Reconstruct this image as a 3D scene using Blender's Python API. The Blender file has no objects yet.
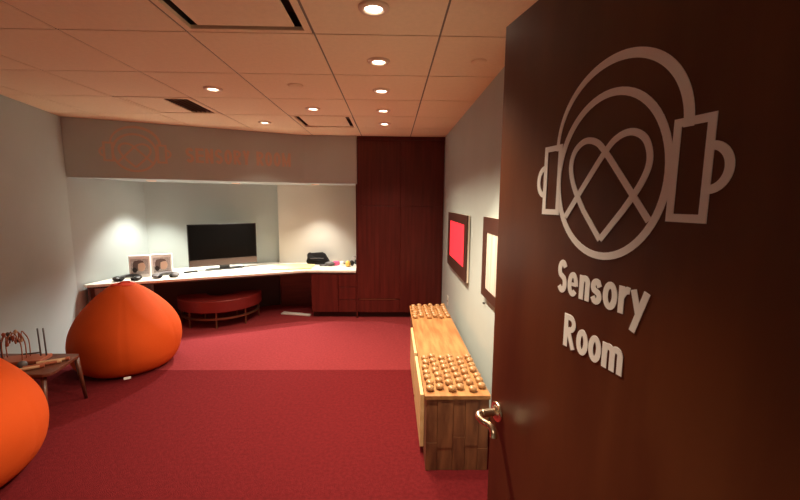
import bpy, bmesh, math, random
from mathutils import Vector, Matrix
random.seed(4)
PI = math.pi
C = bpy.context.scene.collection

# ---------------------------------------------------------------- camera, world, exposure
FPX, PITCH, YAW, ROLL = 386.131, 0.1270, 0.0222, 0.0081
cam = bpy.data.objects.new('camera', bpy.data.cameras.new('camera')); C.objects.link(cam)
cam.data.sensor_fit = 'HORIZONTAL'; cam.data.sensor_width = 36.0
cam.data.lens = 36.0 * FPX / 800.0
cam.data.clip_start = 0.02
cp, sp, cy, sy = math.cos(PITCH), math.sin(PITCH), math.cos(YAW), math.sin(YAW)
fw = Vector((sy*cp, cy*cp, -sp)); rt = Vector((cy, -sy, 0)); up = rt.cross(fw)
r2 = rt*math.cos(ROLL) + up*math.sin(ROLL); u2 = up*math.cos(ROLL) - rt*math.sin(ROLL)
M = Matrix((r2, u2, -fw)).transposed().to_4x4(); M.translation = Vector((0, 0, 1.55))
cam.matrix_world = M
bpy.context.scene.camera = cam
w = bpy.data.worlds.new('world'); bpy.context.scene.world = w; w.use_nodes = True
w.node_tree.nodes['Background'].inputs[0].default_value = (0.9, 0.75, 0.62, 1)
w.node_tree.nodes['Background'].inputs[1].default_value = 0.03
vs = bpy.context.scene.view_settings
vs.view_transform = 'Standard'; vs.look = 'None'; vs.gamma = 1.0; vs.use_curve_mapping = False
vs.exposure = 1.0
LAMP_W = 52.0         # ceiling downlights
NICHE_W = 62.0        # downlights in the underside of the bulkhead
WARM = (1.0, 0.83, 0.60)

# ---------------------------------------------------------------- helpers
def lin(c):
    return tuple(((v/255.0)/12.92 if v/255.0 <= .04045 else ((v/255.0+.055)/1.055)**2.4) for v in c)

def mat(name, col, rough=.6, metal=0, coat=0, spec=.5, var=.0, scale=(8, 8, 8), bump=0, bscale=200, emit=None, estr=0, col2=None, detail=4, sheen=0, coatr=.05):
    m = bpy.data.materials.new(name); m.use_nodes = True
    nt = m.node_tree; b = nt.nodes['Principled BSDF']
    b.inputs['Roughness'].default_value = rough; b.inputs['Metallic'].default_value = metal
    b.inputs['Coat Weight'].default_value = coat; b.inputs['Coat Roughness'].default_value = coatr
    b.inputs['Specular IOR Level'].default_value = spec
    b.inputs['Sheen Weight'].default_value = sheen
    tc = nt.nodes.new('ShaderNodeTexCoord')
    if var or col2:
        mp = nt.nodes.new('ShaderNodeMapping'); mp.inputs['Scale'].default_value = scale
        n = nt.nodes.new('ShaderNodeTexNoise'); n.inputs['Scale'].default_value = 1; n.inputs['Detail'].default_value = detail
        rp = nt.nodes.new('ShaderNodeValToRGB')
        c2 = col2 if col2 else tuple(v*(1-var) for v in col)
        c1 = col if col2 else tuple(min(1, v*(1+var)) for v in col)
        rp.color_ramp.elements[0].position = .35; rp.color_ramp.elements[1].position = .65
        rp.color_ramp.elements[0].color = (*c2, 1); rp.color_ramp.elements[1].color = (*c1, 1)
        nt.links.new(tc.outputs['Object'], mp.inputs[0]); nt.links.new(mp.outputs[0], n.inputs['Vector'])
        nt.links.new(n.outputs['Fac'], rp.inputs[0]); nt.links.new(rp.outputs[0], b.inputs['Base Color'])
    else:
        b.inputs['Base Color'].default_value = (*col, 1)
    if bump:
        n2 = nt.nodes.new('ShaderNodeTexNoise'); n2.inputs['Scale'].default_value = bscale; n2.inputs['Detail'].default_value = 3
        bp = nt.nodes.new('ShaderNodeBump'); bp.inputs['Strength'].default_value = bump; bp.inputs['Distance'].default_value = .01
        nt.links.new(tc.outputs['Object'], n2.inputs['Vector']); nt.links.new(n2.outputs['Fac'], bp.inputs['Height'])
        nt.links.new(bp.outputs[0], b.inputs['Normal'])
    if emit:
        b.inputs['Emission Color'].default_value = (*emit, 1); b.inputs['Emission Strength'].default_value = estr
    return m

def obj(name, bm, mats, parent=None, smooth=False, bevel=0, seg=2):
    me = bpy.data.meshes.new(name); bmesh.ops.recalc_face_normals(bm, faces=bm.faces); bm.to_mesh(me); bm.free()
    o = bpy.data.objects.new(name, me); C.objects.link(o)
    for m in (mats if isinstance(mats, (list, tuple)) else [mats]): me.materials.append(m)
    if smooth:
        for p in me.polygons: p.use_smooth = True
    if bevel:
        md = o.modifiers.new('bevel', 'BEVEL'); md.width = bevel; md.segments = seg; md.limit_method = 'ANGLE'; md.angle_limit = .7
    if parent: o.parent = parent
    return o

def thing(name, label, cat, loc=(0, 0, 0), rotz=0, group=None):
    o = bpy.data.objects.new(name, None); C.objects.link(o); o.empty_display_size = .05
    o.location = loc; o.rotation_euler = (0, 0, rotz); o['label'] = label; o['category'] = cat
    if group: o['group'] = group
    return o

def tag(o, label, cat, group=None):
    o['label'] = label; o['category'] = cat
    if group: o['group'] = group
    return o

def struct(name, bm, m, parent=None, **k):
    o = obj(name, bm, m, parent, **k)
    if parent is None: o['kind'] = 'structure'
    return o

def box(bm, x0, x1, y0, y1, z0, z1, mi=0):
    v = [bm.verts.new((x, y, z)) for x in (x0, x1) for y in (y0, y1) for z in (z0, z1)]
    for f in ((0, 1, 3, 2), (4, 6, 7, 5), (0, 4, 5, 1), (2, 3, 7, 6), (0, 2, 6, 4), (1, 5, 7, 3)):
        bm.faces.new([v[i] for i in f]).material_index = mi
    return bm

def bx(*a): return box(bmesh.new(), *a)

def prism(bm, pts, z0, z1, mi=0):
    a = [bm.verts.new((x, y, z0)) for x, y in pts]; b = [bm.verts.new((x, y, z1)) for x, y in pts]
    bm.faces.new(a[::-1]).material_index = mi; bm.faces.new(b).material_index = mi
    n = len(pts)
    for i in range(n):
        bm.faces.new((a[i], a[(i+1) % n], b[(i+1) % n], b[i])).material_index = mi
    return bm

def slab(bm, P0, P1, t, z0, z1):            # wall slab from P0 to P1, t thick to the left of the direction
    d = (Vector(P1)-Vector(P0)).normalized(); n = Vector((-d.y, d.x))*t
    return prism(bm, [tuple(P0), tuple(P1), tuple(Vector(P1)+n), tuple(Vector(P0)+n)], z0, z1)

def lathe(bm, prof, seg=48, mi=0, wob=None, ctr=(0, 0, 0)):
    rings = []
    for r, z in prof:
        if r < 1e-5: rings.append([bm.verts.new((ctr[0], ctr[1], ctr[2]+z))])
        else:
            ring = []
            for i in range(seg):
                a = 2*PI*i/seg; rr = r*(wob(a, z) if wob else 1)
                ring.append(bm.verts.new((ctr[0]+rr*math.cos(a), ctr[1]+rr*math.sin(a), ctr[2]+z)))
            rings.append(ring)
    for A, B in zip(rings, rings[1:]):
        for i in range(seg):
            j = (i+1) % seg
            if len(A) == 1 and len(B) == 1: break
            if len(A) == 1: f = bm.faces.new((A[0], B[i], B[j]))
            elif len(B) == 1: f = bm.faces.new((A[i], A[j], B[0]))
            else: f = bm.faces.new((A[i], A[j], B[j], B[i]))
            f.material_index = mi
    return bm

def tube(bm, pts, r, seg=10, closed=False):
    P = [Vector(p) for p in pts]; n = len(P); rings = []
    rad = r if isinstance(r, (list, tuple)) else [r]*n
    prev = None
    for i in range(n):
        if closed: t = (P[(i+1) % n]-P[i-1]).normalized()
        else: t = (P[min(i+1, n-1)]-P[max(i-1, 0)]).normalized()
        if prev is None: u = t.orthogonal().normalized()
        else: u = (prev - t*prev.dot(t)).normalized()
        prev = u; v = t.cross(u)
        rings.append([bm.verts.new(P[i]+(u*math.cos(2*PI*k/seg)+v*math.sin(2*PI*k/seg))*rad[i]) for k in range(seg)])
    m = n if closed else n-1
    for i in range(m):
        A, B = rings[i], rings[(i+1) % n]
        for k in range(seg): bm.faces.new((A[k], A[(k+1) % seg], B[(k+1) % seg], B[k]))
    if not closed: bm.faces.new(rings[0][::-1]); bm.faces.new(rings[-1])
    return bm

def ell(bm, c, r, seg=20, rg=12):
    mtx = Matrix.Translation(c) @ Matrix.Diagonal((r[0], r[1], r[2], 1))
    bmesh.ops.create_uvsphere(bm, u_segments=seg, v_segments=rg, radius=1, matrix=mtx)
    return bm

def ribbon(bm, pts, wid, place, t=.0012, closed=False, lift=0):
    """flat stroke through 2D points, wid may be per point; place(s, z, off) -> 3D"""
    P = [Vector(p) for p in pts]; n = len(P); W = wid if isinstance(wid, (list, tuple)) else [wid]*n
    L, Rr = [], []
    for i in range(n):
        if closed: a = (P[i]-P[i-1]).normalized(); b = (P[(i+1) % n]-P[i]).normalized()
        else:
            a = (P[i]-P[max(i-1, 0)]) if i else (P[1]-P[0]); a = a.normalized()
            b = (P[i+1]-P[i]).normalized() if i < n-1 else a
        t2 = (a+b)
        if t2.length < 1e-4: t2 = a
        t2.normalize(); nn = Vector((-t2.y, t2.x)); k = max(.45, nn.dot(Vector((-a.y, a.x))))
        L.append(P[i]+nn*W[i]/2/k); Rr.append(P[i]-nn*W[i]/2/k)
    def V(p, o): return bm.verts.new(place(p.x, p.y, o))
    LT = [V(p, t+lift) for p in L]; RT = [V(p, t+lift) for p in Rr]; LB = [V(p, 0) for p in L]; RB = [V(p, 0) for p in Rr]
    for i in range(n if closed else n-1):
        j = (i+1) % n
        bm.faces.new((LT[i], LT[j], RT[j], RT[i])); bm.faces.new((LT[i], LB[i], LB[j], LT[j])); bm.faces.new((RT[i], RT[j], RB[j], RB[i]))
    if not closed:
        for i in (0, n-1): bm.faces.new((LT[i], RT[i], RB[i], LB[i]))

def arc(cx, cz, rx, rz, a0, a1, n=24):
    return [(cx+rx*math.cos(math.radians(a0+(a1-a0)*i/n)), cz+rz*math.sin(math.radians(a0+(a1-a0)*i/n))) for i in range(n+1)]

def smoothpts(pts, n=6):     # catmull-rom
    P = [Vector(p) for p in pts]; out = []
    for i in range(len(P)-1):
        p0 = P[max(i-1, 0)]; p1 = P[i]; p2 = P[i+1]; p3 = P[min(i+2, len(P)-1)]
        for k in range(n):
            t = k/n
            out.append(.5*((2*p1)+(p2-p0)*t+(2*p0-5*p1+4*p2-p3)*t*t+(3*p1-p0-3*p2+p3)*t**3))
    out.append(P[-1]); return out

# ---------------------------------------------------------------- materials
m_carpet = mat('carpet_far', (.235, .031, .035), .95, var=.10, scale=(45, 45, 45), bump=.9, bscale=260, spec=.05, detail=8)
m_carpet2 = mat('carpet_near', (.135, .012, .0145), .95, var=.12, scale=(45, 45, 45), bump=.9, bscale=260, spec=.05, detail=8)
m_tile = mat('ceiling_tile', (.90, .70, .48), .9, var=.02, scale=(40, 40, 40), bump=.25, bscale=300, spec=.2)
m_grid = mat('ceiling_grid', (.22, .17, .13), .7)
m_wall = mat('wall_paint', (.43, .485, .475), .75, bump=.08, bscale=400, spec=.3, var=.02, scale=(3, 3, 3))
m_niche = mat('niche_paint', (.42, .47, .45), .75, bump=.08, bscale=400, spec=.3)
m_cream = mat('cream_panel', (.56, .53, .46), .7, bump=.05, bscale=400, spec=.3)
m_cherry = mat('cherry_veneer', (.095, .012, .008), .42, coat=.06, spec=.3, col2=(.062, .006, .004), scale=(30, 30, 1.6), coatr=.2)
m_cherry_dark = mat('cherry_toe_kick', (.03, .006, .004), .6)
m_door = mat('mahogany_door', (.125, .037, .013), .34, coat=.08, spec=.35, col2=(.072, .017, .0065), scale=(7, 7, 1.2), coatr=.12, detail=6)
m_decal = mat('white_vinyl', (.93, .89, .86), .5)
m_faint = mat('faint_orange', (.585, .425, .325), .75)
m_desk = mat('desk_laminate', (.83, .78, .68), .35, var=.02, scale=(20, 20, 20))
m_edge = mat('desk_edge', (.42, .22, .10), .5)
m_orange = mat('orange_fabric', (.64, .085, .012), .8, bump=.35, bscale=500, spec=.15, var=.04, scale=(300, 300, 300))
m_orange2 = mat('orange_red_fabric', (.55, .04, .01), .8, spec=.2)
m_tablewood = mat('table_walnut', (.12, .036, .018), .4, col2=(.085, .024, .012), scale=(3, 30, 30), coat=.2, coatr=.2)
m_trunk = mat('trunk_wood', (.44, .21, .075), .5, col2=(.28, .115, .036), scale=(26, 3.0, 26), detail=7, bump=.1, bscale=60)
m_trunkf = mat('trunk_front_wood', (.28, .115, .048), .5, col2=(.12, .042, .019), scale=(22, 22, 3.5), detail=7, bump=.1, bscale=60)
m_trunkl = mat('trunk_pale_wood', (.80, .56, .28), .5, col2=(.70, .45, .2), scale=(26, 3, 26), detail=6)
m_knob = mat('knob_wood', (.50, .27, .115), .3, col2=(.30, .14, .05), scale=(30, 30, 30), coat=.3, coatr=.25)
m_brass = mat('polished_brass', (.92, .76, .56), .22, metal=1)
m_black = mat('black_plastic', (.012, .011, .011), .35)
m_blacksoft = mat('black_fabric', (.009, .008, .008), .85, spec=.2, bump=.3, bscale=200)
m_screen = mat('tv_glass', (.003, .0025, .0025), .15, spec=.12)
m_bezel = mat('tv_bezel', (.10, .065, .05), .25, metal=.3)
m_seat = mat('red_vinyl', (.16, .012, .01), .45, var=.05, scale=(10, 10, 10))
m_bmetal = mat('bronze_metal', (.20, .09, .05), .35, metal=.7)
m_framed = mat('dark_frame', (.06, .022, .016), .45, coat=.05, spec=.3)
m_rim = mat('pale_frame_side', (.62, .54, .44), .6)
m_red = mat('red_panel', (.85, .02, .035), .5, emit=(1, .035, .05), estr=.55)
m_print = mat('cream_print', (.72, .66, .58), .6, col2=(.50, .42, .37), scale=(2, 55, 1.5), detail=2)
m_white = mat('white_card', (.84, .82, .80), .5)
m_trim = mat('lamp_trim', (.80, .60, .44), .5)
m_lens = mat('lamp_lens', (.9, .85, .75), .4, emit=(1.0, .90, .74), estr=9)
m_dark = mat('vent_dark', (.07, .035, .022), .8)
m_yellow = mat('yellow_cloth', (.85, .60, .27), .8)
m_pink = mat('pink_plastic', (.75, .10, .25), .5)
m_yel2 = mat('yellow_foam', (.80, .50, .10), .6)
m_grey = mat('grey_plastic', (.10, .09, .09), .5)
m_lgrey = mat('pale_plastic', (.55, .52, .5), .5)
m_skin = mat('printed_skin', (.72, .50, .38), .6)
m_hair = mat('printed_hair', (.13, .09, .085), .6)
m_pbg = mat('printed_grey', (.50, .46, .46), .6, var=.25, scale=(60, 60, 60))
m_lwood = mat('pale_toy_wood', (.60, .38, .22), .5)
m_rwood = mat('red_brown_toy_wood', (.36, .10, .05), .45)
m_wire = mat('toy_wire', (.40, .13, .06), .4)
m_plate = mat('wall_plate', (.60, .58, .54), .5)

# ---------------------------------------------------------------- room shell
H = 2.352; XR = .67; YC = 4.983; YB = 5.6; Y0 = .22
DL = Vector((-3.285, 4.03)); DB = Vector((-1.12, 4.983)); XC = -.443       # desk / bulkhead plan
BL = Vector((-3.13, 5.0)); BR = Vector((-1.40, 5.80))                      # angled niche back
CARPET_TONE_Y = 3.40  # carpet colour changes here, paler beyond and darker before
b = bmesh.new()
box(b, -3.7, 1.2, CARPET_TONE_Y, 6.1, -.08, 0, 0); box(b, -3.7, 1.2, -1.6, CARPET_TONE_Y, -.08, 0, 1)
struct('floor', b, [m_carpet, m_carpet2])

b = bmesh.new()
xs = [.232+.6137*k for k in range(-6, 3)]; ys = [2.006+.6137*k for k in range(-3, 7)]
hole = {(-.995, 1.392): 'plaque', (-.995, 3.847): 'plaque', (-1.609-.6137, 3.234): 'grille'}
g = .005
for i in range(len(xs)-1):
    for j in range(len(ys)-1):
        if any(abs(xs[i]-h[0]) < .02 and abs(ys[j]-h[1]) < .02 for h in hole): continue
        box(b, xs[i]+g, xs[i+1]-g, ys[j]+g, ys[j+1]-g, H, H+.02, 0)
box(b, xs[0], xs[-1], ys[0], ys[-1], H+.14, H+.17, 1)
for x in xs: box(b, x-.011, x+.011, ys[0], ys[-1], H+.004, H+.018, 1)
for y in ys: box(b, xs[0], xs[-1], y-.011, y+.011, H+.0042, H+.0182, 1)
struct('ceiling', b, [m_tile, m_grid])

struct('wall_right', slab(bmesh.new(), (XR, 0.1), (XR, 5.75), -.12, 0, H+.15), m_wall)
b = bmesh.new(); prism(b, [(-2.96, .1), (-2.96, 2.8), (-3.29, 4.03), tuple(BL), (-3.13, 5.1), (-3.6, 5.1), (-3.6, .1)], 0, H+.15)
struct('wall_left', b, m_wall)
struct('wall_niche_back', slab(bmesh.new(), tuple(BL), tuple(BR), .1, 0, H+.15), m_niche)
struct('wall_back', prism(bmesh.new(), [(-1.63, YB), (XR+.12, YB), (XR+.12, YB+.15), (-1.63, YB+.15)], 0, H+.15), m_cream)
b = bmesh.new()
prism(b, [(-2.96, .1), (-.46, .1), (-.46, Y0), (-2.96, Y0)], 0, H+.15)
prism(b, [(.56, .1), (XR+.12, .1), (XR+.12, Y0), (.56, Y0)], 0, H+.15)
prism(b, [(-.46, .1), (.56, .1), (.56, Y0), (-.46, Y0)], 2.05, H+.15)
struct('wall_front', b, m_wall)
b = bmesh.new()
box(b, -1.2, -1.1, -1.5, .1, 0, H+.15); box(b, 1.0, 1.1, -1.5, .1, 0, H+.15); box(b, -1.2, 1.1, -1.6, -1.5, 0, H+.15)
struct('wall_corridor', b, m_wall)
b = bmesh.new(); box(b, -1.2, 1.1, -1.6, .1, H+.0, H+.04)
struct('ceiling_corridor', b, m_tile)
# bulkhead over the desk
poly = [tuple(DL), tuple(DB), (XC-.001, 4.983), (XC-.001, YB), (-1.63, YB), (-1.64, 5.694), tuple(BL)]
struct('wall_bulkhead', prism(bmesh.new(), poly, 1.76, H+.0), m_wall, bevel=.004)
# door frame on the corridor side
b = bmesh.new()
box(b, -.46, -.43, .09, .23, 0, 2.05); box(b, .53, .56, .09, .23, 0, 2.05); box(b, -.43, .53, .09, .23, 2.035, 2.05)
struct('trim_1', b, m_cherry)

# faint orange emblem and lettering on the bulkhead face
fd = (DB-DL).normalized(); fn = Vector((fd.y, -fd.x))
fo = Vector((-3.25, 4.05))
def fplace(s, z, off):
    k = s + .036
    p = DL + fd*k + fn*off
    return Vector((p.x, p.y, z))

# ---------------------------------------------------------------- glyph strokes (unit = metres, baseline z=0)
def glyph(ch, x0, x1, h, w):
    """strokes of a letter between x0 and x1, height h"""
    l, r = x0+w/2, x1-w/2; m = (x0+x1)/2; t, bt = h-w/2, w/2
    if ch == 'o': return [(arc(m, h/2, (r-l)/2, h/2-w*.42, 0, 360, 28)[:-1], w, True)]
    if ch == 'O': return [(arc(m, h/2, (r-l)/2, h/2-w*.42, 0, 360, 28)[:-1], w, True)]
    if ch in 'Ss':
        rr = (r-l)/2; q = (h-w)/4
        return [([(r, h-w*1.25)]+arc(m, t-q, rr, q, 60, 230, 10)+arc(m, bt+q, rr, q, 50, -120, 10)+[(l, w*1.15)], w, False)]
    if ch == 'e':
        return [([(l, h*.5), (r, h*.5)], w*.62, False), (arc(m, h/2, (r-l)/2, h/2-w*.42, -6, 0, 1)[:1]+arc(m, h/2, (r-l)/2, h/2-w*.42, 0, 318, 24), w*.92, False)]
    if ch == 'n': return [([(l, 0), (l, h)], w, False), ([(l, h*.62)]+arc(m, h-w*.42-(r-l)/2*.9, (r-l)/2, (r-l)/2*.9, 150, 0, 10)+[(r, 0)], w, False)]
    if ch == 'r': return [([(l, 0), (l, h)], w, False), ([(l, h*.60), (l+(x1-l)*.35, h-w*.75), (l+(x1-l)*.65, h-w*.45), (x1-.001, h-w*.5)], w, False)]
    if ch == 'y': return [([(x0+w*.45, h), (m-w*.05, h*.16)], w, False), ([(x1-w*.45, h), (m-w*.9, -h*.50)], w, False)]
    if ch == 'm':
        k = (r-l)/2
        out = [([(l, 0), (l, h)], w, False)]
        for a in (l, l+k): out.append(([(a, h*.6)]+arc(a+k/2, h-w*.42-k/2*.9, k/2, k/2*.9, 150, 0, 10)+[(a+k, 0)], w, False))
        return out
    if ch == 'R': return [([(l, 0), (l, h)], w, False), ([(l, t)]+arc(m-.0, h*.74-w*.05, r-m, h*.26-w*.45, 90, -90, 12)+[(l, h*.46)], w*.95, False), ([(m-w*.2, h*.46), (r+w*.1, 0)], w, False)]
    if ch == 'E': return [([(l, 0), (l, h)], w, False)]+[([(l, z), (x1, z)], w*.9, False) for z in (bt, h/2, t)]
    if ch == 'N': return [([(l, 0), (l, h)], w, False), ([(r, 0), (r, h)], w, False), ([(l, t), (r, bt)], w*.9, False)]
    if ch == 'Y': return [([(l, h), (m, h*.42), (m, 0)], w, False), ([(r, h), (m, h*.42)], w, False)]
    if ch == 'M': return [([(l, 0), (l, h)], w, False), ([(r, 0), (r, h)], w, False), ([(l, t), (m, h*.15), (r, t)], w*.9, False)]
    return []

def word(bm, spec, z, w, place, t):
    for k, (ch, x0, x1, h) in enumerate(spec):
        for q, (pts, ww, cl) in enumerate(glyph(ch, x0, x1, h, w)):
            ribbon(bm, [(x, z+y) for x, y in pts], ww, place, t, cl, lift=.00008*q)

def emblem(bm, place, ox, oz, k, t, wk=1.0, kz=None):
    kz = kz or k
    """heart line in an oval head with headphones; coordinates measured on the door, about (0.405, 1.60)"""
    def T(pts): return [(ox+(x-.405)*k, oz+(z-1.60)*kz) for x, z in pts]
    def W(v): return [a*k*wk for a in v] if isinstance(v, list) else v*k*wk
    ribbon(bm, T(arc(.405, 1.599, .1345, .1525, 0, 360, 64)[:-1]), W(.0140), place, t, True)
    band = arc(.413, 1.668, .152, .143, 182, -2, 48)
    ribbon(bm, T(band), W([.0085+.008*min(1, i/26) for i in range(49)]), place, t, False, .0001)
    for x0, x1, sgn in ((.2205, .2705, -1), (.548, .6, 1)):
        ribbon(bm, T([(x0, 1.527), (x0, 1.6705), (x1, 1.6705), (x1, 1.527)]), W(.0125), place, t, True, .0002)
        e = x1 if sgn > 0 else x0
        a = arc(e+sgn*.003, 1.6, .0265, .031, 90, -90, 16) if sgn > 0 else arc(e+sgn*.003, 1.597, .0225, .031, 90, 270, 16)
        ribbon(bm, T(a), W(.0125), place, t, False, .0003)
    h1 = smoothpts([(.300, 1.518), (.349, 1.580), (.403, 1.645), (.432, 1.668), (.464, 1.672), (.492, 1.655), (.503, 1.620), (.490, 1.583), (.455, 1.535)], 6) + [Vector((.405, 1.478))]
    h2 = [Vector((.405, 1.478))] + smoothpts([(.355, 1.533), (.323, 1.580), (.309, 1.622), (.318, 1.655), (.345, 1.672), (.376, 1.667), (.403, 1.645), (.460, 1.580), (.511, 1.520)], 6)
    ribbon(bm, T([tuple(p) for p in h1]), W(.0125), place, t, False, .0001)
    ribbon(bm, T([tuple(p) for p in h2]), W(.0125), place, t, False, .0002)

bulk = bpy.data.objects['wall_bulkhead']
b = bmesh.new(); emblem(b, fplace, .562, 2.035, 1.46, .0012, 1.15, 1.26); obj('emblem_faint', b, m_faint, bulk)
b = bmesh.new(); wd = 1.03; hh = .165; sp_ = []
x = 1.035
for ch in 'SENSORY ROOM':
    if ch == ' ': x += .055; continue
    cw = .105 if ch == 'M' else .082
    sp_.append((ch, x, x+cw, hh)); x += cw+.0165
word(b, sp_, 1.955, .030, fplace, .0012); obj('lettering_faint', b, m_faint, bulk)

# ---------------------------------------------------------------- door
A = math.radians(-13); dd = Vector((math.sin(A), math.cos(A), 0)); nc = Vector((-dd.y, dd.x, 0))
E0 = Vector((.314, 1.134, 0))
def dplace(s, z, off): return E0 - dd*s + nc*off + Vector((0, 0, z))
b = bmesh.new()
vs_ = [b.verts.new(dplace(s, z, o)) for s in (0, .9) for o in (0, -.044) for z in (.012, 2.03)]
for f in ((0, 1, 3, 2), (4, 6, 7, 5), (0, 4, 5, 1), (2, 3, 7, 6), (0, 2, 6, 4), (1, 5, 7, 3)): b.faces.new([vs_[i] for i in f])
door = struct('door_1', b, m_door, bevel=.002)
b = bmesh.new(); emblem(b, dplace, .405, 1.60, 1, .001); obj('emblem', b, m_decal, door)
b = bmesh.new()
word(b, [('S', .287, .318, .074), ('e', .321, .354, .052), ('n', .358, .388, .051), ('s', .391, .421, .052), ('o', .424, .459, .052), ('r', .462, .487, .051), ('y', .488, .527, .050)], 1.349, .0126, dplace, .001)
word(b, [('R', .319, .356, .074), ('o', .360, .394, .053), ('o', .396, .430, .053), ('m', .433, .483, .050)], 1.233, .0126, dplace, .001)
obj('lettering', b, m_decal, door)
HS, HZ = .042, .918
def dcyl(bm, s, z, o0, o1, r0, r1=None, seg=28):
    r1 = r0 if r1 is None else r1
    ra = [bm.verts.new(dplace(s+r0*math.cos(2*PI*i/seg), z+r0*math.sin(2*PI*i/seg), o0)) for i in range(seg)]
    rb = [bm.verts.new(dplace(s+r1*math.cos(2*PI*i/seg), z+r1*math.sin(2*PI*i/seg), o1)) for i in range(seg)]
    for i in range(seg): bm.faces.new((ra[i], ra[(i+1) % seg], rb[(i+1) % seg], rb[i]))
    bm.faces.new(ra); bm.faces.new(rb)
b = bmesh.new(); dcyl(b, HS, HZ, .0005, .006, .031, .029); dcyl(b, HS, HZ, .006, .012, .022, .014); dcyl(b, HS, HZ, .012, .05, .012)
hb = obj('door_handle', b, m_brass, door, smooth=False, bevel=.0015)
b = bmesh.new()
lv = smoothpts([(-.002, 0, .046), (.0, 0, .060), (.010, -.002, .066), (.026, -.006, .062), (.042, -.008, .052), (.056, -.013, .047), (.066, -.024, .046), (.068, -.034, .047)], 5)
tube(b, [dplace(HS+p.x, HZ+p.y, p.z) for p in lv], [.012-.003*abs(math.sin(3*i/len(lv))) for i in range(len(lv))], 14)
obj('lever', b, m_brass, hb, smooth=True)
b = bmesh.new(); vv = [b.verts.new(dplace(s, z, o)) for s in (-.0012, .0002) for o in (-.036, -.010) for z in (HZ-.06, HZ+.06)]
for f in ((0, 1, 3, 2), (4, 6, 7, 5), (0, 4, 5, 1), (2, 3, 7, 6), (0, 2, 6, 4), (1, 5, 7, 3)): b.faces.new([vv[i] for i in f])
obj('latch_plate', b, m_brass, door)

# ---------------------------------------------------------------- ceiling fittings
def lamp_meshes():
    b1 = bmesh.new(); lathe(b1, [(.036, -.001), (.04, -.012), (.062, -.010), (.066, -.002), (.066, 0), (.036, 0)], 40)
    b2 = bmesh.new(); lathe(b2, [(0, -.004), (.03, -.005), (.038, -.003), (.038, 0), (0, 0)], 32)
    return b1, b2
def downlight(x, y, z, W, label, group, col=WARM, ang=112, blend=.8, k=1.0, tilt=None):
    t = thing('downlight', label, 'ceiling light', (x, y, z), 0, group)
    if not downlight.proto:
        b1, b2 = lamp_meshes(); downlight.proto += [obj('trim_ring', b1, m_trim, t, smooth=True), obj('lens', b2, m_lens, t, smooth=True)]
    else:
        for q in downlight.proto:
            c = q.copy(); C.objects.link(c); c.parent = t
    t.scale = (k, k, 1)
    L = bpy.data.lights.new('downlight_bulb', 'SPOT'); L.energy = W; L.color = col; L.spot_size = math.radians(ang); L.spot_blend = blend; L.shadow_soft_size = .03
    lo = bpy.data.objects.new('bulb', L); C.objects.link(lo); lo.parent = t; lo.location = (0, 0, -.03)
    if tilt: lo.rotation_euler = tilt
    return t
downlight.proto = []
cx0 = -.080
row = [('glowing round downlight nearest the camera in the straight row of five', 1.735, 2.4), ('second downlight from the camera in the row of five', 2.36, 1.0),
       ('middle downlight of the straight row of five', 2.96, .9), ('fourth downlight from the camera in the row of five', 3.59, .8),
       ('farthest downlight of the row of five, nearest the tall cabinet', 4.19, .5)]
for lb, y, q in row: downlight(cx0, y, H, LAMP_W*q, lb, 'recessed downlights in the tiled ceiling', ang=116 if y < 2 else 112, blend=.45 if y < 2 else .8)
downlight(-.70, 3.555, H, LAMP_W*.8, 'downlight in the tile just in front of the square plaque diffuser near the tall cabinet', 'recessed downlights in the tiled ceiling')
downlight(-1.33, 4.20, H, LAMP_W*.35, 'downlight close to the bulkhead, above the faint lettering', 'recessed downlights in the tiled ceiling')
downlight(-1.31, 2.975, H, LAMP_W*.4, 'downlight farthest left in the ceiling, alone in its tile', 'recessed downlights in the tiled ceiling')
for nx, ny, k, tl, an, lb in ((-2.80, 4.62, .8, 0, 106, 'small downlight under the bulkhead lighting the left end of the desk'),
                      (-2.02, 5.12, 1.9, -.45, 104, 'small downlight under the bulkhead above the television'),
                      (-1.02, 5.24, .75, -.15, 110, 'small downlight under the bulkhead lighting the right end of the desk')):
    downlight(nx, ny, 1.76, NICHE_W*k, lb, 'downlights under the bulkhead', col=(1.0, .95, .85), ang=an, blend=.6, k=.8, tilt=(tl, 0, 0))

downlight(-.40, -.55, H, LAMP_W*.6, 'added unseen downlight in the corridor ceiling, brightening the open door', 'recessed downlights in the tiled ceiling', ang=120, blend=.8)  # added out-of-view lamp that brightens the door and its lettering

def plaque(x0, y0, label):
    c = (x0+.30685, y0+.30685); t = thing('ceiling_diffuser', label, 'air vent', (c[0], c[1], H), 0, 'square air diffusers in the ceiling')
    q = .298
    b = bmesh.new()
    for (a, b_, c_, d) in ((-q, q, -q, -q+.03), (-q, q, q-.03, q), (-q, -q+.03, -q+.03, q-.03), (q-.03, q, -q+.03, q-.03)): box(b, a, b_, c_, d, -.002, .016)
    obj('frame', b, m_tile, t)
    b = bmesh.new(); box(b, -q, q, -q, q, .09, .1)
    for (a, b_, c_, d) in ((-q, q, -q, -q+.006), (-q, q, q-.006, q), (-q, -q+.006, -q, q), (q-.006, q, -q, q)): box(b, a, b_, c_, d, .016, .09)
    obj('throat', b, m_dark, t)
    obj('face_plate', bx(-.226, .226, -.25, .25, .006, .014), m_tile, t, bevel=.003)
    return t
plaque(-.995, 1.392, 'square plaque air diffuser with dark slots at the top edge, nearest the camera')
plaque(-.995, 3.847, 'square plaque air diffuser in the ceiling in front of the bulkhead near the tall cabinet')
t = thing('ceiling_grille', 'air grille with dark louvred opening in the ceiling near the left bulkhead', 'air vent', (-2.2227+.30685, 3.234+.30685, H))
b = bmesh.new(); q = .298
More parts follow.
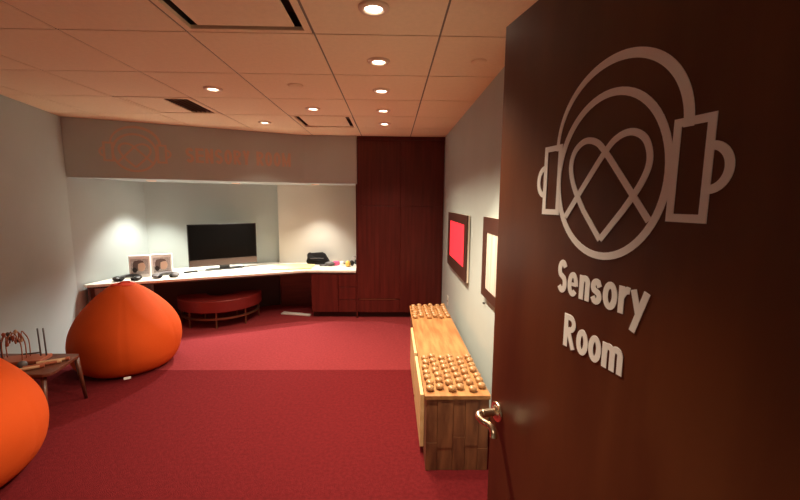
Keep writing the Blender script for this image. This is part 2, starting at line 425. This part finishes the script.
for (a, b_, c_, d) in ((-q, q, -q, -q+.04), (-q, q, q-.04, q), (-q, -q+.04, -q+.04, q-.04), (q-.04, q, -q+.04, q-.04)): box(b, a, b_, c_, d, -.003, .014)
obj('frame', b, m_tile, t, bevel=.002)
obj('throat', bx(-q, q, -q, q, .07, .08), m_dark, t)
obj('blank_plate', bx(-q+.041, .05, -q+.041, q-.041, .002, .010), m_tile, t, bevel=.002)
b = bmesh.new()
for k in range(5):
    xx = .085+.04*k; prism(b, [(xx, -q+.05), (xx+.006, -q+.05), (xx+.006, q-.05), (xx, q-.05)], .004, .03)
obj('louvre', b, m_bmetal, t)
b = bmesh.new(); lathe(b, [(0, -.012), (.04, -.012), (.052, -.006), (.055, 0), (0, 0)], 32)
o = obj('smoke_detector', b, m_tile, smooth=True); o.location = (-.684, 2.865, H); tag(o, 'small flat round ceiling disc beside the leftmost visible downlights', 'detector')
b = bmesh.new(); lathe(b, [(0, -.006), (.035, -.006), (.045, -.002), (.046, 0), (0, 0)], 32)
o = obj('sprinkler_cover', b, m_tile, smooth=True); o.location = (.50, 2.34, H); tag(o, 'small round sprinkler cover plate in the ceiling tile near the right wall', 'sprinkler')

# ---------------------------------------------------------------- tall cabinet and base cabinet
t = thing('tall_cabinet', 'floor-to-ceiling dark cherry cabinet with two tall doors at the end wall', 'cabinet', (0, YC, 0))
cx, cr = XC+.002, XR-.004
obj('body', bx(cx, cr, .02, .61, .075, H-.003), m_cherry, t)
obj('toe_kick', bx(cx+.01, cr, .07, .6, 0, .075), m_cherry_dark, t)
obj('filler_strip', bx(cx, cr, .004, .02, 2.305, H-.003), m_cherry, t)
mid = .112; g = .0025
for x0, x1 in ((cx, mid), (mid, cr)):
    obj('upper_door', bx(x0+g, x1-g, 0, .02, 1.487, 2.300), m_cherry, t, bevel=.0015)
obj('lower_door', bx(cx+g, mid-g, 0, .02, .262, 1.481), m_cherry, t, bevel=.0015)
obj('lower_door', bx(mid+g, cr-g, 0, .02, .08, 1.481), m_cherry, t, bevel=.0015)
dr = obj('drawer', bx(cx+g, mid-g, 0, .02, .08, .250), m_cherry, t, bevel=.0015)
obj('edge_pull', bx(cx+.02, mid-.06, -.006, .004, .250, .259), m_bmetal, dr)
obj('end_panel', bx(cx-.018, cx-.001, .001, .61, .0, 1.755), m_cherry, t)

t = thing('base_cabinet', 'low dark cherry cabinet under the right end of the desk', 'cabinet', (0, YC, 0))
x0, x1 = -1.05, XC-.02
obj('body', bx(x0, x1, .03, .6, .075, .592), m_cherry, t)
obj('toe_kick', bx(x0+.01, x1, .08, .59, 0, .075), m_cherry_dark, t)
obj('door', bx(x0+.002, -.70, .01, .03, .08, .588), m_cherry, t, bevel=.0015)
for za, zb in ((.08, .245), (.25, .415), (.42, .588)):
    obj('drawer', bx(-.695, x1-.002, .01, .03, za, zb), m_cherry, t, bevel=.0015)

# ---------------------------------------------------------------- desk
t = thing('built_in_desk', 'long built-in desk with cream top running along the angled wall under the bulkhead', 'desk', (0, 0, 0))
top = [tuple(DL+fd*.075), tuple(DB), (XC-.022, 4.983), (XC-.022, YB-.003), (-1.625, YB-.003), (-1.64, 5.685), (-3.118, 4.99), (-3.262, 4.08)]
obj('desktop', prism(bmesh.new(), top, .612, .64), m_desk, t, bevel=.003)
e0 = DL+fd*.08
def inset(p, o): return (p[0]-fn.x*o, p[1]-fn.y*o)
b = bmesh.new(); prism(b, [inset(e0, .004), inset(DB-fd*.004, .004), (-1.08, 4.99), (-1.08, 5.01), inset(DB-fd*.01, .028), inset(e0, .028)], .594, .6115)
prism(b, [(-1.078, 4.987), (XC-.022, 4.987), (XC-.022, 5.01), (-1.078, 5.01)], .594, .6115)
obj('front_rail', b, m_cherry_dark, t)
b = bmesh.new(); nb = (BR-BL).normalized(); nn2 = Vector((nb.y, -nb.x)); p0 = BL+nb*.03+nn2*.004; p1 = Vector((-1.66, 5.66))+nn2*.004
prism(b, [tuple(p0), tuple(p1), tuple(p1+nn2*.018), tuple(p0+nn2*.018)], 0, .611)
obj('shade_panel', b, m_cherry_dark, t)  # added dark panel, its colour stands in for the shade under the desk
obj('shade_panel', bx(-1.62, -1.06, YB-.025, YB-.005, 0, .611), m_tablewood, t)  # likewise added, brown colour in place of the shaded wall
b = bmesh.new(); prism(b, [inset(e0, .006), inset(e0+fd*.022, .006), inset(e0+fd*.022, .55), inset(e0-fd*.0, .55)], 0, .593)
obj('end_panel', b, m_tablewood, t)

# curved red seat tucked under the desk
bc = DL + fd*1.22 + Vector((0, 0)); bcv = (bc.x-fn.x*.34+.05, bc.y-fn.y*.34)
t = thing('curved_bench', 'low half-round bench with red upholstered seat tucked under the desk', 'bench', (-2.23, 4.99, 0), math.radians(18))
def halfdisc(R_, r_, z0, z1, n=40, a0=180, a1=360):
    b = bmesh.new(); o_ = [(R_*math.cos(math.radians(a0+(a1-a0)*i/n)), R_*math.sin(math.radians(a0+(a1-a0)*i/n))) for i in range(n+1)]
    i_ = [(r_*math.cos(math.radians(a1-(a1-a0)*i/n)), r_*math.sin(math.radians(a1-(a1-a0)*i/n))) for i in range(n+1)]
    return prism(b, o_+i_, z0, z1)
obj('seat', halfdisc(.50, .16, .20, .345), m_seat, t, bevel=.02, seg=3)
obj('foot_ring', halfdisc(.47, .445, .105, .128), m_bmetal, t)
for a in (184, 225, 268, 312, 356):
    b = bmesh.new(); tube(b, [(.458*math.cos(math.radians(a)), .458*math.sin(math.radians(a)), z) for z in (0, .21)], .011, 12); obj('leg', b, m_bmetal, t)
for a in (200, 340):
    b = bmesh.new(); tube(b, [(.2*math.cos(math.radians(a)), .2*math.sin(math.radians(a)), z) for z in (0, .21)], .011, 12); obj('leg', b, m_bmetal, t)
b = bmesh.new(); prism(b, [(-1.50, 5.13), (-1.09, 5.05), (-1.08, 5.10), (-1.48, 5.22)], 0, .022)
tag(obj('cable_cover', b, m_lgrey, bevel=.006), 'flat pale strip lying on the carpet under the desk beside the low cabinet', 'cable cover')

# ---------------------------------------------------------------- television
tv = thing('television', 'black flat screen television on a low stand on the desk', 'television', (-2.19, 5.06, .655-.015), math.atan2(fd.y, fd.x)+.19)
obj('casing', bx(-.415, .415, 0, .035, .055, .595), m_black, tv, bevel=.004)
obj('screen', bx(-.405, .405, -.002, .003, .145, .586), m_screen, tv)
obj('lower_bezel', bx(-.412, .412, -.004, .002, .058, .140), m_bezel, tv, bevel=.001)
obj('stand_neck', bx(-.06, .06, .002, .03, .008, .07), m_black, tv)
b = bmesh.new(); prism(b, [(-.21, -.05), (.21, -.05), (.24, .0), (.2, .10), (-.2, .10), (-.24, .0)], 0, .012)
obj('stand_foot', b, m_black, tv, bevel=.003)
b = bmesh.new(); box(b, -.075, .075, -.02, .02, 0, .018)
o = obj('remote_control', b, m_black, bevel=.004); o.location = (-2.50, 4.79, .64); o.rotation_euler = (0, 0, .75)
tag(o, 'black remote control on the desk at the left foot of the television', 'remote control')

# ---------------------------------------------------------------- picture boxes and headphones at the left of the desk
def picture_box(x, y, rz, label, fade):
    t = thing('picture_box', label, 'box', (x, y, .64), rz, 'white boxes with a printed photo')
    obj('box', bx(-.108, .108, 0, .05, 0, .255), m_white, t, bevel=.006)
    obj('printed_photo', bx(-.088, .088, -.0015, .001, .035, .215), m_pbg, t)
    b = bmesh.new(); ell(b, (.016, -.002, .125), (.042, .0035, .058)); obj('printed_face', b, m_skin, t, smooth=True)
    b = bmesh.new(); ell(b, (-.035, -.0018, .135), (.034, .003, .062)); ell(b, (.0, -.0016, .175), (.045, .003, .026)); obj('printed_hair', b, m_hair, t, smooth=True)
    b = bmesh.new(); ell(b, (-.05, -.003, .088), (.024, .0035, .032)); obj('printed_ear_cup', b, m_black, t, smooth=True)
    return t
picture_box(-2.925, 4.49, .30, 'left of two white boxes with a printed portrait on the desk', 0)
picture_box(-2.745, 4.620, .42, 'right of two white boxes with a printed portrait, nearer the television', 1)

def headphones(x, y, rz, label, mcol, name='headphones'):
    t = thing(name, label, 'headphones', (x, y, .64), rz, 'headphones lying on the desk'); t.scale = (1.25, 1.25, 1.2)
    b = bmesh.new(); tube(b, [(.085*math.cos(a), .085*math.sin(a)+.02, .0155+.010*abs(math.sin(a))) for a in [math.radians(v) for v in range(0, 181, 12)]], .014, 10); obj('headband', b, mcol, t, smooth=True)
    for s in (-1, 1):
        b = bmesh.new(); ell(b, (s*.078, -.02, .024), (.034, .05, .022)); obj('ear_cup', b, mcol, t, smooth=True)
        b = bmesh.new(); ell(b, (s*.046, -.02, .018), (.020, .042, .016)); obj('ear_pad', b, m_blacksoft, t, smooth=True)
    return t
headphones(-2.95, 4.32, .3, 'black headphones lying in front of the left portrait box', m_black)
headphones(-2.635, 4.50, .42, 'grey and black headphones lying in front of the right portrait box', m_grey)

# ---------------------------------------------------------------- clutter at the right end of the desk
b = bmesh.new()
nx_, ny_ = 26, 16
grid = [[None]*(ny_+1) for _ in range(nx_+1)]
for i in range(nx_+1):
    for j in range(ny_+1):
        u = i/nx_; v = j/ny_; X = -.27+.54*u; Y = -.19+.38*v
        Y += .05*math.sin(5*u+1)*(v-.5); X += .04*math.sin(6*v)*(.5-u)
        z = .006+.014*max(0, math.sin(9*u+3*v))*math.sin(PI*v)+.018*max(0, math.sin(4*v-5*u+1))*math.sin(PI*u)
        grid[i][j] = b.verts.new((X, Y, z))
for i in range(nx_):
    for j in range(ny_): b.faces.new((grid[i][j], grid[i+1][j], grid[i+1][j+1], grid[i][j+1]))
o = obj('folded_cloth', b, m_yellow, smooth=True); o.location = (-1.34, 5.20, .641); o.rotation_euler = (0, 0, .12)
md = o.modifiers.new('solid', 'SOLIDIFY'); md.thickness = .005; md.offset = 1
tag(o, 'crumpled pale yellow cloth spread on the right part of the desk', 'cloth')

t = thing('black_pouch', 'black soft zip pouch slumped on the desk against the cream wall', 'bag', (-1.045, 5.50, .64), 0); t.scale = (.95, 1, 1.15)
b = bmesh.new()
pv = [(-.15, 0), (.13, 0), (.165, .03), (.10, .13), (.06, .148), (-.10, .138), (-.145, .145), (-.165, .12), (-.155, .08), (-.175, .04)]
lo_ = [b.verts.new((x, -.07 if z < .1 else -.045, z)) for x, z in pv]; hi_ = [b.verts.new((x, .06 if z < .1 else .03, z)) for x, z in pv]
b.faces.new(lo_); b.faces.new(hi_[::-1])
for q in range(len(pv)): b.faces.new((lo_[q], hi_[q], hi_[(q+1) % len(pv)], lo_[(q+1) % len(pv)]))
obj('body', b, m_blacksoft, t, bevel=.014, seg=3)
b = bmesh.new(); tube(b, [(-.11, -.073, .078), (0, -.074, .082), (.09, -.072, .080)], .004, 8); obj('zip', b, m_grey, t)
b = bmesh.new(); tube(b, smoothpts([(.11, .0, .07), (.17, -.01, .02), (.22, -.03, .010)], 4), .008, 8); obj('strap', b, m_blacksoft, t)

b = bmesh.new(); tube(b, smoothpts([(-.85, 5.48, .652), (-.76, 5.51, .652), (-.66, 5.48, .652), (-.62, 5.52, .652), (-.49, 5.55, .652)], 8), .012, 8)
tag(obj('cable', b, m_black, smooth=True), 'black cable trailing along the back of the desk from the pouch to the tall cabinet', 'cable')
t = thing('fidget_toy', 'small grey tangled fidget toy on the desk between the yellow cloth and pink case', 'toy', (-.90, 5.33, .64)); t.scale = (1.4, 1.2, 1.2)
b = bmesh.new(); ell(b, (.03, 0, .026), (.05, .035, .026)); obj('body', b, m_grey, t, smooth=True)
b = bmesh.new(); tube(b, [(-.03+.035*math.cos(a), .03*math.sin(a), .01) for a in [math.radians(v) for v in range(0, 360, 24)]], .008, 8, True); obj('ring', b, m_grey, t, smooth=True)
b = bmesh.new(); box(b, -.045, .045, -.02, .02, 0, .062); o = obj('pink_case', b, m_pink, bevel=.012, seg=3); o.location = (-.775, 5.38, .64); o.rotation_euler = (0, 0, .2)
tag(o, 'small bright pink case on the desk near the tall cabinet', 'case')
b = bmesh.new(); lathe(b, [(0, 0), (.026, 0), (.028, .005), (.028, .05), (.02, .058), (0, .06)], 24); o = obj('white_tub', b, m_white, smooth=True); o.location = (-.695, 5.38, .64)
tag(o, 'small white round tub between the pink case and yellow squeeze toy', 'tub')
b = bmesh.new(); lathe(b, [(0, 0), (.022, .002), (.034, .02), (.036, .045), (.026, .07), (.012, .082), (0, .085)], 24); o = obj('squeeze_toy', b, m_yel2, smooth=True); o.location = (-.60, 5.28, .64)
tag(o, 'yellow rounded squeeze toy standing on the desk beside the tall cabinet', 'toy')
t = thing('headset', 'black headset with silver band standing at the right end of the desk', 'headphones', (-.525, 5.40, .64), 1.1); t.scale = (1.1, 1.1, 1.2)
b = bmesh.new(); tube(b, [(.055*math.cos(a), .0, .035+.075*math.sin(a)) for a in [math.radians(v) for v in range(0, 181, 12)]], .006, 10); obj('headband', b, m_lgrey, t, smooth=True)
for s in (-1, 1):
    b = bmesh.new(); ell(b, (s*.055, 0, .033), (.016, .032, .033)); obj('ear_cup', b, m_black, t, smooth=True)

# ---------------------------------------------------------------- bean bags
def beanbag(x, y, rz, sc, zs, label):
    t = thing('bean_bag', label, 'bean bag', (x, y, 0), rz, 'round orange bean bag chairs')
    prof0 = [(0, .0), (.30, .0), (.40, .012), (.47, .055), (.52, .13), (.543, .22), (.545, .30), (.525, .385), (.475, .475), (.405, .56), (.325, .635), (.245, .70), (.175, .748), (.125, .775), (.10, .785), (.0, .787)]
    pr = [Vector(p) for p in prof0]; prof = [(max(0, p.x), max(0, p.y)) for p in smoothpts([(p.x, p.y) for p in pr], 4)]
    prof[0] = (0, 0); prof[-1] = (0, prof[-1][1])
    def wob(a, z):
        seam = 0
        for k in range(6):
            d = abs((a-PI*k/3+PI) % (2*PI)-PI); seam += math.exp(-(d/.035)**2)
        return 1-.010*seam*(1 if z > .03 else 0)+.010*math.sin(3*a+4*z)+.007*math.sin(5*a-9*z+1)
    b = bmesh.new(); lathe(b, [(r*sc, z*zs) for r, z in prof], 120, wob=wob)
    obj('body', b, m_orange, t, smooth=True)
    zt = .787*zs
    b = bmesh.new(); lathe(b, [(0, zt+.006), (.055, zt+.006), (.085, zt+.0), (.10, zt-.010), (.10, zt-.02), (0, zt-.02)], 6*6); obj('top_cap', b, m_orange2, t, smooth=True)
    b = bmesh.new(); tube(b, smoothpts([(-.05, -.02, zt+.002), (-.03, -.025, zt+.018), (.03, -.025, zt+.018), (.05, -.02, zt+.002)], 5), .007, 8); obj('handle', b, m_orange2, t, smooth=True)
    return t
bb = beanbag(-2.46, 3.53, 1.05, .81, .985, 'large round orange bean bag standing beside the left end of the desk')
b = bmesh.new(); box(b, -.025, .025, -.004, .0, 0, .02); o = obj('care_tag', b, m_white, bb); o.location = Vector((.20, -.475, .03)); 
# place the tag on the floor-side rim facing the camera
o.matrix_parent_inverse = Matrix.Identity(4)
aa = math.atan2(3.33-3.70, -2.36+2.585)-1.05
o.location = (.435*math.cos(aa), .435*math.sin(aa), .03); o.rotation_euler = (0, 0, aa+PI/2)
beanbag(-2.455, 1.91, .3, .92, 1.06, 'orange bean bag cut off by the left edge of the photo, before the low table')

# ---------------------------------------------------------------- low table and toys
t = thing('coffee_table', 'low walnut table with slanted legs between the two orange bean bags', 'table', (0, 0, 0))
TZ = .38
tp = [(-3.02, 2.86), (-2.372, 2.86), (-2.35, 2.835)] + [(-2.29, 2.56), (-2.297, 2.525), (-2.325, 2.50)] + [(-3.02, 2.50)]
obj('tabletop', prism(bmesh.new(), tp, TZ-.022, TZ), m_tablewood, t, bevel=.004)
b = bmesh.new(); prism(b, [(-2.97, 2.80), (-2.43, 2.80), (-2.40, 2.57), (-2.97, 2.57)], TZ-.065, TZ-.023); obj('apron', b, m_tablewood, t)
for p, q in (((-2.375, 2.84), (-2.38, 2.90)), ((-2.36, 2.545), (-2.335, 2.50)), ((-2.95, 2.825), (-2.98, 2.90)), ((-2.95, 2.545), (-2.98, 2.49))):
    b = bmesh.new(); tube(b, [(p[0], p[1], TZ-.022), (q[0], q[1], 0)], [.017, .011], 12); obj('leg', b, m_tablewood, t, smooth=True)

t = thing('bead_maze', 'wire bead maze toy standing on the low walnut table', 'toy', (-2.64, 2.71, TZ), .2); t.scale = (1, 1, 1.45)
obj('base', bx(-.15, .14, -.07, .07, 0, .018), m_rwood, t, bevel=.004)
for k in range(3):
    ph = k*1.1; yy = -.04+.04*k
    pts = [(-.12, yy, .016), (-.12, yy, .10)]+[(-.09+.09*i/10, yy+.012*math.sin(i+ph), .125+.025*math.sin(i*1.3+ph)) for i in range(11)]+[(.02, yy, .10), (.02, yy, .016)]
    b = bmesh.new(); tube(b, smoothpts(pts, 3), .0035, 8); obj('wire', b, m_wire, t, smooth=True)
    for q in (3, 6, 9):
        b = bmesh.new(); ell(b, pts[q], (.011, .011, .011), 12, 8); obj('bead', b, [m_rwood, m_grey, m_lwood][(k+q) % 3], t, smooth=True)
for xx in (.09, .125, -.145):
    b = bmesh.new(); tube(b, [(xx, .03, .016), (xx-.004, .03, .16)], .005, 8); obj('post', b, m_grey, t, smooth=True)
b = bmesh.new(); tube(b, [(.09, .03, .035), (-.03, .03, .03)], .004, 8); obj('rail', b, m_grey, t, smooth=True)
b = bmesh.new(); ell(b, (0, 0, .026), (.028, .028, .026)); o = obj('toy_ball', b, m_grey, smooth=True); o.location = (-2.545, 2.600, TZ); tag(o, 'small dark grey ball on the low table in front of the wire toy', 'ball')
for k, (x, y, rz, L, mm, lb) in enumerate(((-2.50, 2.56, .55, .17, m_lwood, 'pale wooden stick nearest the front on the low table'), (-2.45, 2.63, .62, .18, m_rwood, 'red-brown wooden stick between two others on the low table'), (-2.43, 2.695, .5, .16, m_lwood, 'pale wooden stick farthest back on the low table'))):
    t = thing('rhythm_stick', lb, 'stick', (x, y, TZ), rz, 'wooden sticks on the low table')
    b = bmesh.new(); tube(b, [(-L/2, 0, .011), (L/2, 0, .011)], .0105, 12); obj('stick', b, mm, t, smooth=False)
    b = bmesh.new(); tube(b, [(L/2-.002, 0, .0125), (L/2+.02, 0, .0125)], .0125, 12); obj('end_cap', b, m_lwood if mm is m_rwood else m_rwood, t)

# ---------------------------------------------------------------- wooden bench with knobs
t = thing('wooden_bench', 'long low wooden chest bench with rows of round knobs along the right wall', 'bench', (0, 0, 0))
bx0, bx1, by0, by1, bz = .192, .567, 2.05, 3.935, .46
b = bx(bx0+.012, bx1-.008, by0+.012, by1-.012, 0, bz-.026); 
zz = bz-.027; xw = [bx0+.010, bx0+.075, bx0+.165, bx0+.235, bx0+.31, bx1-.006]
for k in range(5):
    zs_ = [0, random.uniform(.12, .34), zz]
    for q in range(2): box(b, xw[k]+.001, xw[k+1]-.001, by0+.004+.003*((k+q) % 2), by0+.0115, zs_[q]+.001, zs_[q+1]-.001)
obj('body', b, m_trunkf, t)
obj('lid', bx(bx0, bx1, by0, by1, bz-.025, bz), m_trunk, t, bevel=.003)
for ya, yb in ((2.20, 2.78), (2.84, 3.44)):
    obj('side_panel', bx(bx0-.012, bx0+.011, ya, yb, .05, bz-.07), m_trunkl, t, bevel=.002)
kp = None
def knob(x, y):
    global kp
    if kp is None:
        b = bmesh.new(); lathe(b, [(0, 0), (.014, 0), (.016, .003), (.023, .009), (.0265, .017), (.025, .025), (.018, .032), (.008, .0355), (0, .036)], 20)
        kp = obj('knob', b, m_knob, t, smooth=True); kp.location = (x, y, bz); kp.scale = (.93, .93, .95); return
    c = kp.copy(); C.objects.link(c); c.parent = t; c.location = (x, y, bz)
for yA, n in ((2.105, 7), (3.50, 6)):
    for i in range(6):
        for j in range(n):
            knob(bx0+.036+i*.0605+random.uniform(-.006, .006), yA+j*.073+(.030 if i % 2 else 0)+random.uniform(-.008, .008))

# ---------------------------------------------------------------- wall panels on the right wall
def wall_panel(y0, y1, z0, z1, iy0, iy1, iz0, iz1, m_in, label, thick):
    t = thing('wall_panel', label, 'wall art', (XR, (y0+y1)/2, z0), 0, 'framed panels on the right wall')
    yc = (y0+y1)/2; X1 = -.004-thick
    obj('backing', bx(X1+.012, -.006, y0-yc, y1-yc, 0, z1-z0), m_rim, t, bevel=.002)
    b = bmesh.new()
    a, c, d, e = y0-yc, y1-yc, 0, z1-z0; ia, ic, id_, ie = iy0-yc, iy1-yc, iz0-z0, iz1-z0
    for q in ((a, ia, d, e), (ic, c, d, e), (ia, ic, d, id_), (ia, ic, ie, e)): box(b, X1, X1+.0115, q[0], q[1], q[2], q[3])
    obj('frame', b, m_framed, t)
    obj('display_panel', bx(X1+.004, X1+.0115, ia, ic, id_, ie), m_in, t)
    return t
wall_panel(3.25, 4.34, .85, 1.43, 3.375, 4.20, .965, 1.345, m_red, 'framed bright red panel on the right wall next to the tall cabinet', .03)
wall_panel(1.70, 2.67, .90, 1.445, 1.84, 2.565, .965, 1.345, m_print, 'framed cream panel with grey streaks on the right wall, partly behind the door', .03)
t = thing('outlet', 'pale wall outlet low on the right wall beyond the wooden bench', 'outlet', (XR, 4.42, .33))
obj('plate', bx(-.008, -.001, -.045, .045, 0, .115), m_plate, t, bevel=.002)
obj('socket', bx(-.0095, -.0078, -.012, .028, .045, .060), m_dark, t)
b = bmesh.new(); bmesh.ops.create_uvsphere(b, u_segments=14, v_segments=8, radius=.009)
o = obj('wall_hook', b, m_black, smooth=True); o.location = (XR-.0095, 2.675, .83); tag(o, 'tiny black stud on the right wall below the cream panel', 'hook')
